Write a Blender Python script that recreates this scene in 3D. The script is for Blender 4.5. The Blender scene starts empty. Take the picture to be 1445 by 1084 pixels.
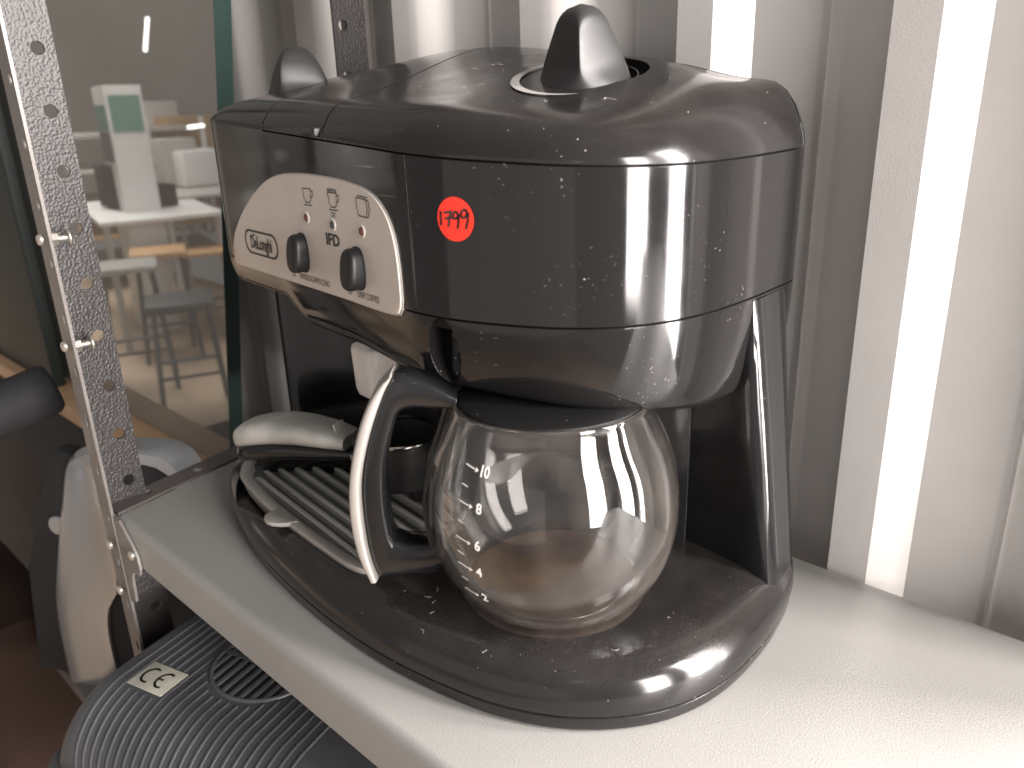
import bpy, bmesh, math, random
from mathutils import Vector, Matrix
random.seed(7)
R = math.radians
SC = bpy.context.scene
COL = SC.collection

# ------------------------------------------------------------------ camera
CAM = Vector((0.34, -0.31, 0.27))
FPX, PITCH, ROLL, YAW = 1130.0, R(19.65), R(-1.85), R(46.05)
az = Vector((-math.cos(YAW), math.sin(YAW), 0))
fw = az * math.cos(PITCH) + Vector((0, 0, -math.sin(PITCH)))
rt = fw.cross(Vector((0, 0, 1))).normalized()
up = rt.cross(fw)
RT = rt * math.cos(ROLL) + up * math.sin(ROLL)
UP = -rt * math.sin(ROLL) + up * math.cos(ROLL)
cd = bpy.data.cameras.new('camera')
cam = bpy.data.objects.new('camera', cd)
COL.objects.link(cam)
m = Matrix((RT, UP, -fw)).transposed().to_4x4()
m.translation = CAM
cam.matrix_world = m
cd.sensor_width = 36
cd.lens = FPX / 1445 * 36
cd.clip_start = 0.02
cd.clip_end = 60
cd.dof.use_dof = True
cd.dof.focus_distance = 0.43
cd.dof.aperture_fstop = 11
SC.camera = cam

def ray(px, py):
    return fw + RT * ((px - 722.5) / FPX) - UP * ((py - 542) / FPX)
def at_z(px, py, z):
    d = ray(px, py); return CAM + d * ((z - CAM.z) / d.z)

# ------------------------------------------------------------------ world and lamps
w = bpy.data.worlds.new('World'); SC.world = w; w.use_nodes = True
bg = w.node_tree.nodes['Background']
bg.inputs[0].default_value = (1.0, 0.955, 0.925, 1)
bg.inputs[1].default_value = 0.31
def area(name, loc, target, sx, sy, power, col, spread=180):
    l = bpy.data.lights.new(name, 'AREA'); l.shape = 'RECTANGLE'; l.size = sx; l.size_y = sy
    l.energy = power; l.color = col; l.spread = R(spread)
    o = bpy.data.objects.new(name, l); COL.objects.link(o); o.location = loc
    d = Vector(target) - Vector(loc)
    o.rotation_euler = d.to_track_quat('-Z', 'Y').to_euler()
    return o
area('doorway_light', (2.60, -0.50, 0.55), (-0.2, 0.0, 0.25), 0.70, 2.0, 185, (1.0, 0.945, 0.915))
area('doorway_light', (1.30, 0.33, 0.22), (0.12, 0.0, 0.2), 0.24, 1.9, 105, (1.0, 0.945, 0.915))
area('doorway_light', (1.20, 0.78, 0.22), (0.12, 0.0, 0.2), 0.32, 1.9, 125, (1.0, 0.945, 0.915))
area('room_fill_light', (-6.5, -1.8, 2.4), (-6.5, -1.8, 0), 5.0, 1.0, 210, (1.0, 0.95, 0.90), 120)  # fill lamp added to brighten the mirrored room
area('front_fill_light', (0.2, -2.6, 0.05), (0, 0, 0.2), 3.2, 1.6, 6.5, (1.0, 0.93, 0.88))  # broad soft fill added in front to brighten the upright faces
pl = bpy.data.lights.new('phone_lamp', 'POINT'); pl.energy = 0.05; pl.shadow_soft_size = 0.004; pl.color = (1, .96, .92)
po = bpy.data.objects.new('phone_lamp', pl); COL.objects.link(po); po.location = CAM + Vector((0.0, -0.02, 0.03))

SC.view_settings.view_transform = 'Standard'
SC.view_settings.look = 'None'
SC.view_settings.exposure = 0.0
SC.view_settings.gamma = 1.0

# ------------------------------------------------------------------ materials
def mat(name, col, rough=0.5, metal=0.0, bump=0, bscale=400, var=0, vscale=30, dust=0, speck=0, edge=0,
        coat=0, rvar=0, spec=0.5, detail=2.0, scratch=0):
    M = bpy.data.materials.new(name); M.use_nodes = True
    nt = M.node_tree; N = nt.nodes; L = nt.links
    b = N['Principled BSDF']
    b.inputs['Roughness'].default_value = rough; b.inputs['Metallic'].default_value = metal
    b.inputs['Specular IOR Level'].default_value = spec
    if coat: b.inputs['Coat Weight'].default_value = coat; b.inputs['Coat Roughness'].default_value = 0.06
    tc = N.new('ShaderNodeTexCoord')
    def noise(scale, det=2.0):
        n = N.new('ShaderNodeTexNoise'); n.inputs['Scale'].default_value = scale; n.inputs['Detail'].default_value = det
        L.new(tc.outputs['Object'], n.inputs['Vector']); return n
    def mixc(fac, a, c):
        x = N.new('ShaderNodeMix'); x.data_type = 'RGBA'
        if hasattr(fac, 'links'): L.new(fac, x.inputs[0])
        else: x.inputs[0].default_value = fac
        for i, v in ((6, a), (7, c)):
            if hasattr(v, 'links'): L.new(v, x.inputs[i])
            else: x.inputs[i].default_value = (*v, 1)
        return x.outputs[2]
    def ramp(sock, lo, hi, a=0.0, c=1.0):
        r = N.new('ShaderNodeMapRange'); r.inputs[1].default_value = lo; r.inputs[2].default_value = hi
        r.inputs[3].default_value = a; r.inputs[4].default_value = c; r.interpolation_type = 'SMOOTHSTEP'
        L.new(sock, r.inputs[0]); return r.outputs[0]
    def math_(op, a, c):
        x = N.new('ShaderNodeMath'); x.operation = op
        for i, v in ((0, a), (1, c)):
            if hasattr(v, 'links'): L.new(v, x.inputs[i])
            else: x.inputs[i].default_value = v
        return x.outputs[0]
    c = None
    if var:
        n = noise(vscale, 5)
        f = ramp(n.outputs[0], 0.3, 0.7)
        c = mixc(f, tuple(v * (1 - var) for v in col), tuple(min(1, v * (1 + var)) for v in col))
    else:
        rgb = N.new('ShaderNodeRGB'); rgb.outputs[0].default_value = (*col, 1); c = rgb.outputs[0]
    rsock = None
    if rvar:
        n = noise(vscale * 1.7, 6); rsock = ramp(n.outputs[0], 0.3, 0.75, max(0.02, rough - rvar), rough + rvar)
    if dust:
        g = N.new('ShaderNodeNewGeometry'); s = N.new('ShaderNodeSeparateXYZ'); L.new(g.outputs['Normal'], s.inputs[0])
        upf = ramp(s.outputs[2], 0.35, 1.0)
        n = noise(45, 8); n2 = noise(900, 2)
        f = math_('MULTIPLY', upf, ramp(n.outputs[0], 0.25, 0.8, 0.25, 1.0))
        f = math_('MULTIPLY', f, ramp(n2.outputs[0], 0.3, 0.75, 0.35, 1.0))
        f = math_('MULTIPLY', f, dust)
        c = mixc(f, c, (0.36, 0.31, 0.27))
        base = rsock if rsock is not None else rough
        rsock = math_('ADD', base, math_('MULTIPLY', f, 1.3))
    if speck:
        v = N.new('ShaderNodeTexVoronoi'); v.inputs['Scale'].default_value = 480; L.new(tc.outputs['Object'], v.inputs['Vector'])
        s2 = N.new('ShaderNodeSeparateColor'); L.new(v.outputs['Color'], s2.inputs[0])
        near = math_('LESS_THAN', v.outputs['Distance'], math_('MULTIPLY', math_('MULTIPLY', s2.outputs[1], s2.outputs[2]), 0.17))
        few = math_('GREATER_THAN', s2.outputs[0], 1 - speck)
        f = math_('MULTIPLY', near, few)
        c = mixc(math_('MULTIPLY', f, 0.6), c, (0.62, 0.57, 0.52))
    if scratch:
        mp = N.new('ShaderNodeMapping'); mp.inputs['Rotation'].default_value = (0.5, 0.7, 0.6); mp.inputs['Scale'].default_value = (12, 700, 700)
        L.new(tc.outputs['Object'], mp.inputs[0])
        n = N.new('ShaderNodeTexNoise'); n.inputs['Scale'].default_value = 1.0; n.inputs['Detail'].default_value = 1; L.new(mp.outputs[0], n.inputs['Vector'])
        n2 = noise(18, 3)
        f = math_('MULTIPLY', ramp(n.outputs[0], 0.70, 0.78), ramp(n2.outputs[0], 0.5, 0.65))
        c = mixc(math_('MULTIPLY', f, scratch), c, (0.35, 0.31, 0.28))
    L.new(c, b.inputs['Base Color'])
    if rsock is not None: L.new(rsock, b.inputs['Roughness'])
    nrm = None
    if edge:
        bv = N.new('ShaderNodeBevel'); bv.samples = 4; bv.inputs[0].default_value = edge; nrm = bv.outputs[0]
    if bump:
        n = noise(bscale, detail)
        bp = N.new('ShaderNodeBump'); bp.inputs['Strength'].default_value = bump; bp.inputs['Distance'].default_value = 0.001
        L.new(n.outputs[0], bp.inputs['Height'])
        if nrm is not None: L.new(nrm, bp.inputs['Normal'])
        nrm = bp.outputs[0]
    if nrm is not None: L.new(nrm, b.inputs['Normal'])
    return M

def glassmat(name, col, rough=0.0, ior=1.47):
    M = bpy.data.materials.new(name); M.use_nodes = True; nt = M.node_tree; b = nt.nodes['Principled BSDF']
    b.inputs['Base Color'].default_value = (*col, 1); b.inputs['Transmission Weight'].default_value = 1
    b.inputs['Roughness'].default_value = rough; b.inputs['IOR'].default_value = ior
    return M

BLACK = mat('black_gloss_plastic', (0.009, 0.0085, 0.0085), 0.10, dust=0.12, speck=0.025, edge=0.0007, rvar=0.03, vscale=25, scratch=0.5)
BLACKB = mat('black_dusty_plastic', (0.012, 0.011, 0.011), 0.17, dust=0.06, speck=0.26, edge=0.0006, rvar=0.06, vscale=25)
BLACKM = mat('black_matte_plastic', (0.018, 0.0175, 0.0175), 0.42, dust=0.05, speck=0.06, bump=0.05, bscale=1800)
GAP = mat('dark_gap', (0.004, 0.004, 0.004), 0.8)
INNER = mat('inner_black_plastic', (0.009, 0.009, 0.0095), 0.15, rvar=0.06, speck=0.03, edge=0.0006)
SILVER = mat('silver_painted_plastic', (0.43, 0.405, 0.38), 0.36, 0.45, bump=0.03, bscale=2500, var=0.04, vscale=60)
PLATE = mat('brushed_panel', (0.60, 0.545, 0.50), 0.42, 0.25, bump=0.02, bscale=2200, var=0.04, vscale=25)
INK = mat('black_ink', (0.03, 0.028, 0.028), 0.5)
SWITCH = mat('switch_rubber', (0.011, 0.0115, 0.012), 0.42, spec=0.3, bump=0.05, bscale=2200)
SHELF = mat('shelf_paint', (0.29, 0.282, 0.268), 0.45, bump=0.15, bscale=1000, var=0.03, vscale=8, detail=1.0)
RACK = mat('hammered_shaded_steel', (0.040, 0.036, 0.035), 0.45, 0.15, bump=0.6, bscale=640, detail=0.5)  # hammered finish; colour darkened for the machine's shadow on the post
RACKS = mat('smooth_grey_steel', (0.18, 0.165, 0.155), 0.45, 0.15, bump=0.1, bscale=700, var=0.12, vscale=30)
BOLT = mat('zinc_bolt', (0.62, 0.58, 0.52), 0.32, 0.85, bump=0.1, bscale=900)
WALL = mat('galvanised_painted_sheet', (0.58, 0.555, 0.535), 0.42, 0.12, bump=0.10, bscale=900, var=0.04, vscale=14, speck=0.006)
RED = mat('red_sticker_paper', (0.85, 0.035, 0.018), 0.5)
STEEL = mat('chromed_steel', (0.70, 0.69, 0.67), 0.12, 1.0)
PFSIL = mat('scuffed_silver_handle', (0.56, 0.55, 0.51), 0.45, 0.35, var=0.18, vscale=40, bump=0.06, bscale=500)
CREAM = mat('pale_nozzle_plastic', (0.85, 0.79, 0.75), 0.3)
GLASS = glassmat('carafe_glass', (0.985, 0.975, 0.965))
nt_ = GLASS.node_tree; df = nt_.nodes.new('ShaderNodeBsdfTranslucent'); df.inputs[0].default_value = (.80, .71, .64, 1)
d2 = nt_.nodes.new('ShaderNodeBsdfDiffuse'); d2.inputs[0].default_value = (.80, .71, .64, 1); ad_ = nt_.nodes.new('ShaderNodeMixShader'); ad_.inputs[0].default_value = .5
tc_ = nt_.nodes.new('ShaderNodeTexCoord'); mp_ = nt_.nodes.new('ShaderNodeMapping'); mp_.inputs['Scale'].default_value = (1, 1, .35); nz_ = nt_.nodes.new('ShaderNodeTexNoise'); nz_.inputs['Scale'].default_value = 55; nz_.inputs['Detail'].default_value = 7
mr_ = nt_.nodes.new('ShaderNodeMapRange'); mr_.inputs[1].default_value = .38; mr_.inputs[2].default_value = .75; mr_.inputs[3].default_value = .004; mr_.inputs[4].default_value = .045
ms_ = nt_.nodes.new('ShaderNodeMixShader'); k_ = nt_.links.new
k_(tc_.outputs['Object'], mp_.inputs[0]); k_(mp_.outputs[0], nz_.inputs['Vector']); k_(nz_.outputs[0], mr_.inputs[0]); k_(mr_.outputs[0], ms_.inputs[0])
k_(df.outputs[0], ad_.inputs[1]); k_(d2.outputs[0], ad_.inputs[2]); k_(nt_.nodes['Principled BSDF'].outputs[0], ms_.inputs[1]); k_(ad_.outputs[0], ms_.inputs[2]); k_(ms_.outputs[0], nt_.nodes['Material Output'].inputs[0])
WHITE = mat('white_print', (0.85, 0.84, 0.82), 0.5)
RESID = mat('coffee_residue', (0.050, 0.032, 0.022), 0.12, var=0.2, vscale=60, rvar=0.06)
WARM = mat('warming_plate_enamel', (0.045, 0.035, 0.03), 0.25, var=0.3, vscale=70)
GREYP = mat('grey_ribbed_plastic', (0.055, 0.056, 0.062), 0.40, bump=0.1, bscale=900, var=0.15, vscale=14, speck=0.02, rvar=0.05)
VENTD = mat('vent_shade', (0.006, 0.007, 0.008), 0.7)
LABEL = mat('label_film', (0.40, 0.39, 0.33), 0.4, var=0.1, vscale=60)
APPL = mat('silver_casing', (0.37, 0.385, 0.40), 0.27, 0.6, bump=0.02, bscale=1500)
APPD = mat('dark_casing', (0.022, 0.022, 0.024), 0.7, spec=0.2, var=0.2, vscale=10)
WOOD = mat('tan_board', (0.42, 0.265, 0.155), 0.6, var=0.15, vscale=12)
CARD = mat('brown_cardboard', (0.022, 0.013, 0.010), 0.9, spec=0.1, var=0.2, vscale=10)
FLOORM = mat('room_floor_tan', (0.46, 0.34, 0.245), 0.5, var=0.15, vscale=2)
WHITEP = mat('white_furniture', (0.75, 0.74, 0.72), 0.45)
ORANGE = mat('tan_seat', (0.55, 0.33, 0.16), 0.5)
DARKF = mat('dark_furniture', (0.05, 0.05, 0.055), 0.5)
TEAL = mat('teal_panel', (0.10, 0.26, 0.22), 0.5)
GREYF = mat('grey_furniture', (0.42, 0.40, 0.38), 0.5)
LINT = mat('lint_fibre', (0.65, 0.60, 0.56), 0.8)

# ------------------------------------------------------------------ mesh helpers
def link(name, me, material, parent=None):
    o = bpy.data.objects.new(name, me); COL.objects.link(o)
    if material: me.materials.clear(); me.materials.append(material)
    if parent: o.parent = parent
    return o
def finish(me, ang=35):
    for p in me.polygons: p.use_smooth = True
    me.set_sharp_from_angle(angle=R(ang))
def mk(name, V, F, material, parent=None, ang=35, fix=True):
    me = bpy.data.meshes.new(name); me.from_pydata([tuple(v) for v in V], [], F); me.validate()
    if fix:
        bm = bmesh.new(); bm.from_mesh(me); bmesh.ops.recalc_face_normals(bm, faces=bm.faces); bm.to_mesh(me); bm.free()
    finish(me, ang); return link(name, me, material, parent)
def bmo(name, bm, material, parent=None, ang=35):
    bmesh.ops.recalc_face_normals(bm, faces=bm.faces)
    me = bpy.data.meshes.new(name); bm.to_mesh(me); bm.free(); finish(me, ang); return link(name, me, material, parent)
def loft_data(rings, cap0=True, cap1=True):
    n = len(rings[0]); V = [v for r in rings for v in r]; F = []
    for k in range(len(rings) - 1):
        a, b = k * n, (k + 1) * n
        for i in range(n):
            j = (i + 1) % n; F.append((a + i, a + j, b + j, b + i))
    for c, k, flip in ((cap0, 0, True), (cap1, len(rings) - 1, False)):
        if c:
            f = [k * n + i for i in range(n)]
            if c == 'fan':
                ctr = sum((Vector(v) for v in rings[k]), Vector()) / n; V.append(tuple(ctr)); q = len(V) - 1
                F += [(f[i], f[(i + 1) % n], q) for i in range(n)]
            else: F.append(tuple(reversed(f)) if flip else tuple(f))
    return V, F
def loft(name, rings, material, parent=None, cap0=True, cap1=True, ang=35):
    V, F = loft_data(rings, cap0, cap1); return mk(name, V, F, material, parent, ang)
def lathe(name, prof, material, parent=None, n=64, c=(0, 0, 0), closed=False, ang=35):
    V = []; F = []
    for r, z in prof:
        for i in range(n):
            a = 2 * math.pi * i / n; V.append((c[0] + r * math.cos(a), c[1] + r * math.sin(a), c[2] + z))
    k = len(prof)
    for q in range(k if closed else k - 1):
        a, b = q * n, ((q + 1) % k) * n
        for i in range(n): j = (i + 1) % n; F.append((a + i, a + j, b + j, b + i))
    bm = bmesh.new(); vs = [bm.verts.new(v) for v in V]
    for f in F:
        try: bm.faces.new([vs[i] for i in f])
        except ValueError: pass
    bmesh.ops.remove_doubles(bm, verts=bm.verts, dist=1e-6)
    bmesh.ops.holes_fill(bm, edges=[e for e in bm.edges if e.is_boundary], sides=0)
    return bmo(name, bm, material, parent, ang)
def tube_bm(bm, pts, rad, n=10, closed=False):
    pts = [Vector(p) for p in pts]; rings = []; prev = None
    K = len(pts)
    for i, p in enumerate(pts):
        if closed: t = pts[(i + 1) % K] - pts[i - 1]
        else: t = pts[min(i + 1, K - 1)] - pts[max(i - 1, 0)]
        t.normalize()
        if prev is None:
            a = t.orthogonal().normalized()
        else: a = (prev - t * prev.dot(t)).normalized()
        prev = a; b = t.cross(a); r = rad[i] if isinstance(rad, (list, tuple)) else rad
        rings.append([bm.verts.new(p + (a * math.cos(2 * math.pi * j / n) + b * math.sin(2 * math.pi * j / n)) * r) for j in range(n)])
    for k in range(K if closed else K - 1):
        A, B = rings[k], rings[(k + 1) % K]
        for j in range(n): bm.faces.new((A[j], A[(j + 1) % n], B[(j + 1) % n], B[j]))
    if not closed: bm.faces.new(rings[0][::-1]); bm.faces.new(rings[-1])
def tube(name, pts, rad, material, parent=None, n=10, closed=False):
    bm = bmesh.new(); tube_bm(bm, pts, rad, n, closed); return bmo(name, bm, material, parent, 60)
def box_bm(bm, x0, x1, y0, y1, z0, z1, bev=0, M=None):
    g = bmesh.new(); bmesh.ops.create_cube(g, size=1)
    for v in g.verts:
        v.co = Vector((x0 + (v.co.x + .5) * (x1 - x0), y0 + (v.co.y + .5) * (y1 - y0), z0 + (v.co.z + .5) * (z1 - z0)))
    if bev: bmesh.ops.bevel(g, geom=list(g.edges), offset=bev, segments=3, profile=0.5, affect='EDGES')
    if M: bmesh.ops.transform(g, matrix=M, verts=g.verts)
    me = bpy.data.meshes.new('tmp'); g.to_mesh(me); g.free(); bm.from_mesh(me); bpy.data.meshes.remove(me)
def box(name, x0, x1, y0, y1, z0, z1, material, parent=None, bev=0, M=None):
    bm = bmesh.new(); box_bm(bm, x0, x1, y0, y1, z0, z1, bev, M); return bmo(name, bm, material, parent)
def catmull(pts, per=10, closed=True):
    P = [Vector(p) for p in pts]; n = len(P); out = []
    for i in range(n if closed else n - 1):
        if closed: p0, p1, p2, p3 = P[i - 1], P[i], P[(i + 1) % n], P[(i + 2) % n]
        else: p0, p1, p2, p3 = P[max(i - 1, 0)], P[i], P[i + 1], P[min(i + 2, n - 1)]
        d1 = max((p2 - p1).length ** .5, 1e-6); d0 = max((p1 - p0).length ** .5, 1e-6); d2 = max((p3 - p2).length ** .5, 1e-6)
        m1 = (p2 - p1) + ((p1 - p0) / d0 - (p2 - p0) / (d0 + d1)) * d1 if (p1 - p0).length > 1e-7 else (p2 - p1)
        m2 = (p2 - p1) + ((p3 - p2) / d2 - (p3 - p1) / (d1 + d2)) * d1 if (p3 - p2).length > 1e-7 else (p2 - p1)
        for k in range(per):
            t = k / per; t2 = t * t; t3 = t2 * t
            out.append(p1 * (2 * t3 - 3 * t2 + 1) + m1 * (t3 - 2 * t2 + t) + p2 * (-2 * t3 + 3 * t2) + m2 * (t3 - t2))
    if not closed: out.append(P[-1])
    return out
def resample(pts, n, closed=True):
    P = list(pts) + ([pts[0]] if closed else []); L = [0]
    for a, b in zip(P, P[1:]): L.append(L[-1] + (b - a).length)
    out = []; k = 0
    for i in range(n):
        s = L[-1] * i / (n if closed else n - 1)
        while k < len(L) - 2 and L[k + 1] < s: k += 1
        t = (s - L[k]) / max(L[k + 1] - L[k], 1e-9); out.append(P[k].lerp(P[k + 1], t))
    return out
def inset(ring2, d):
    """offset a closed CCW 2-D ring inwards by d"""
    n = len(ring2); out = []
    for i in range(n):
        t = ring2[(i + 1) % n] - ring2[i - 1]; nn = Vector((-t.y, t.x)).normalized(); out.append(ring2[i] + nn * d)
    return out
def smooth01(a, b, x):
    t = max(0, min(1, (x - a) / (b - a))); return t * t * (3 - 2 * t)
def cut(bm, co, no):
    """keep the side the normal points away from, cap the cut"""
    g = bmesh.ops.bisect_plane(bm, geom=bm.verts[:] + bm.edges[:] + bm.faces[:], plane_co=co, plane_no=no, clear_outer=True, dist=1e-7)
    ed = [e for e in g['geom_cut'] if isinstance(e, bmesh.types.BMEdge)]
    if ed: bmesh.ops.triangle_fill(bm, edges=ed, use_beauty=True, use_dissolve=False)
def boolean(o, cutter, op='DIFFERENCE'):
    md = o.modifiers.new('b', 'BOOLEAN'); md.object = cutter; md.operation = op; md.solver = 'EXACT'
    bpy.context.view_layer.update(); dg = bpy.context.evaluated_depsgraph_get()
    me = bpy.data.meshes.new_from_object(o.evaluated_get(dg)); o.modifiers.clear()
    old = o.data; mats = old.materials[0] if old.materials else None
    me.materials.clear(); me.materials.append(mats); o.data = me; finish(me)
    bpy.data.objects.remove(cutter)
def empty(name, loc=(0, 0, 0), rz=0):
    o = bpy.data.objects.new(name, None); o.empty_display_size = 0.02; COL.objects.link(o); o.location = loc; o.rotation_euler = (0, 0, rz); return o
def tag(o, label=None, cat=None, group=None, kind=None):
    if label: o['label'] = label
    if cat: o['category'] = cat
    if group: o['group'] = group
    if kind: o['kind'] = kind
    return o
def text2d(body, size, sx=1.0, bold=0.0, center=True):
    cu = bpy.data.curves.new('t', 'FONT'); cu.body = body; cu.size = size; cu.offset = bold; cu.resolution_u = 3
    cu.align_x = 'CENTER' if center else 'LEFT'; cu.align_y = 'CENTER'
    o = bpy.data.objects.new('t', cu); COL.objects.link(o)
    bpy.context.view_layer.update(); dg = bpy.context.evaluated_depsgraph_get()
    me = bpy.data.meshes.new_from_object(o.evaluated_get(dg))
    V = [(v.co.x * sx, v.co.y) for v in me.vertices]; F = [tuple(p.vertices) for p in me.polygons]
    bpy.data.objects.remove(o); bpy.data.meshes.remove(me); return V, F
def strokes2d(lines, w):
    """poly-lines to flat ribbons with round-ish joints"""
    V = []; F = []
    for ln in lines:
        P = [Vector(p) for p in ln]
        for a, b in zip(P, P[1:]):
            d = (b - a)
            if d.length < 1e-9: continue
            d.normalize(); nn = Vector((-d.y, d.x)) * w / 2; e = d * w * 0.35; k = len(V)
            V += [tuple(a - e + nn), tuple(b + e + nn), tuple(b + e - nn), tuple(a - e - nn)]; F.append((k, k + 3, k + 2, k + 1))
    return V, F
def arc(cx, cy, rx, ry, a0, a1, n=14):
    return [(cx + rx * math.cos(R(a0 + (a1 - a0) * i / n)), cy + ry * math.sin(R(a0 + (a1 - a0) * i / n))) for i in range(n + 1)]
def mapped(name, VF, fn, material, parent):
    V, F = VF; me = bpy.data.meshes.new(name); me.from_pydata([tuple(fn(*v)) for v in V], [], F); me.validate()
    return link(name, me, material, parent)
def prism(name, poly, fn, d0, d1, material, parent, bev=0, ang=35):
    """extrude a 2-D polygon; fn(u, v, d) -> point"""
    bm = bmesh.new(); n = len(poly)
    A = [bm.verts.new(fn(u, v, d0)) for u, v in poly]; B = [bm.verts.new(fn(u, v, d1)) for u, v in poly]
    for i in range(n): j = (i + 1) % n; bm.faces.new((A[i], A[j], B[j], B[i]))
    f1 = bm.faces.new(A[::-1]); f2 = bm.faces.new(B)
    if bev:
        ed = list(f2.edges) + list(f1.edges)
        bmesh.ops.bevel(bm, geom=ed, offset=bev, segments=3, profile=0.5, affect='EDGES', clamp_overlap=True)
    return bmo(name, bm, material, parent, ang)

# ------------------------------------------------------------------ setting: corrugated wall
edges_b = [0.3285, 0.2095, 0.0907, -0.031, -0.1640, -0.2985, -0.433, -0.570, -0.708, -0.848, -0.99, -1.14, -1.29, -1.44, -1.6]
WY = 0.118; DEEP = 0.016
prof = []
eb = sorted(edges_b)
for i, x in enumerate(eb):
    nx = eb[i + 1] if i + 1 < len(eb) else x + 0.119
    per = nx - x
    wd = 0.016 if x > 0 else 0.030; n_ = 4 if x > 0 else 12
    prof += [(x - 0.0235, WY), (x - (0.001 if x > 0 else 0.006), WY)]
    for q in range(1, n_):
        t = q / n_; prof.append((x + wd * t, WY + DEEP * (t if x > 0 else (1 - math.cos(math.pi * t)) / 2)))
    prof.append((x + wd, WY + DEEP))
    mx = x + per * 0.52
    prof += [(mx - 0.004, WY + DEEP), (mx - 0.002, WY + DEEP - 0.0022), (mx + 0.004, WY + DEEP - 0.0004), (mx + 0.006, WY + DEEP)]
    prof += [(nx - 0.028, WY + DEEP), (nx - 0.0275, WY + DEEP + 0.002), (nx - 0.0250, WY + DEEP + 0.002)]
V = []; F = []
for x, y in prof: V += [(x, y, -0.9), (x, y, 1.1)]
for i in range(len(prof) - 1): F.append((2 * i, 2 * i + 2, 2 * i + 3, 2 * i + 1))
wall = mk('wall', V, F, WALL, ang=26, fix=False); tag(wall, kind='structure')

# ------------------------------------------------------------------ rack: shelf, posts
TH = R(-6.4)
rack = empty('shelf_rack', (-0.2, -0.14, -0.6))
tag(rack, 'grey slotted-angle steel shelving rack carrying the coffee machine', 'shelving')
def rk(o):
    o.parent = rack; o.matrix_parent_inverse = Matrix.Translation(-rack.location); return o
sx0, sx1, sy0, sy1 = -0.212, 1.3, -0.1425, 0.114
ringp = [(sy1, -0.03), (sy1, -0.0015), (sy1 - 0.0015, 0)]
for i in range(9):
    a = R(90 + 90 * i / 8); ringp.append((sy0 + 0.006 + 0.006 * math.cos(a), -0.006 + 0.006 * math.sin(a)))
ringp += [(sy0, -0.030), (sy0 + 0.0015, -0.030), (sy0 + 0.0015, -0.007), (sy0 + 0.006, -0.0020), (sy1 - 0.002, -0.0020), (sy1 - 0.002, -0.03)]
def shelf_at(y, z, x): return (x, y, z)
rk(loft('shelf_panel', [[(sx0 - (y - sy0) * 0.22, y, z) for y, z in ringp], [(sx1, y, z) for y, z in ringp]], SHELF, ang=50))
def holes_panel(name, fn, wdt, z0, z1, holes, hr, material, thick=0.002, slot=1.0):
    """flat strip (u across, v up) with real holes; fn(u,v,d)->point"""
    bm = bmesh.new(); hs = sorted(holes); nn = 14; step = hr * 1.7 * max(1, slot); cur = z0; C = {}
    def vt(u, v, d):
        k = (round(u, 6), round(v, 6), d)
        if k not in C: C[k] = bm.verts.new(fn(u, v, d * thick))
        return C[k]
    def face(pts):
        bm.faces.new([vt(u, v, 0) for u, v in pts]); bm.faces.new([vt(u, v, 1) for u, v in reversed(pts)])
    def side(a, b): bm.faces.new([vt(*a, 0), vt(*a, 1), vt(*b, 1), vt(*b, 0)])
    for hz, hu in hs:
        lo, hi = hz - step, hz + step
        if lo > cur: face([(0, cur), (wdt, cur), (wdt, lo), (0, lo)]); side((0, cur), (0, lo)); side((wdt, lo), (wdt, cur))
        Hh = [(hu + hr * math.cos(2 * math.pi * i / nn), hz + slot * hr * math.sin(2 * math.pi * i / nn)) for i in range(nn + 1)]
        Hh[nn] = Hh[0]; h2 = nn // 2
        # right half (angles -90..90) and left half
        rq = [Hh[i % nn] for i in range(nn)]
        top_i = min(range(nn), key=lambda i: -rq[i][1]); bot_i = min(range(nn), key=lambda i: rq[i][1])
        right = [rq[(bot_i + k) % nn] for k in range(((top_i - bot_i) % nn) + 1)]
        left = [rq[(top_i + k) % nn] for k in range(((bot_i - top_i) % nn) + 1)]
        face([(hu, lo), (wdt, lo), (wdt, hi), (hu, hi)] + right[::-1]); face([(hu, hi), (0, hi), (0, lo), (hu, lo)] + left[::-1])
        side((0, lo), (0, hi)); side((wdt, hi), (wdt, lo))
        for i in range(nn): side(rq[(i + 1) % nn], rq[i])
        cur = hi
    if z1 > cur: face([(0, cur), (wdt, cur), (wdt, z1), (0, z1)]); side((0, cur), (0, z1)); side((wdt, z1), (wdt, cur))
    return bmo(name, bm, material, None, 30)
# front-left post: front flange along x, side flange along y
px0, py0 = -0.2345, -0.1455
zs = [-0.55 + 0.0365 * k for k in range(40)]
rk(holes_panel('front_flange', lambda u, v, d: (px0 + u, py0 + d, v), 0.0190, -0.6, 0.62, [(z, 0.0135) for z in zs], 0.0022, RACKS, slot=2.0))
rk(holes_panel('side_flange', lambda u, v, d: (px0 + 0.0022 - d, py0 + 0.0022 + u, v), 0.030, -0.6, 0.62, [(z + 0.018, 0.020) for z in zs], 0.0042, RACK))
# rear post against the wall
bx, by = -0.2405, 0.108
rk(holes_panel('rear_flange', lambda u, v, d: (bx + u, by + d, v), 0.027, -0.6, 0.62, [(z, 0.009) for z in zs], 0.0042, RACKS))
rk(holes_panel('rear_side_flange', lambda u, v, d: (bx + 0.0272 + d, by + 0.002 - u, v), 0.03, -0.6, 0.62, [(z + 0.0, 0.021) for z in zs], 0.0042, RACK))
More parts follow.
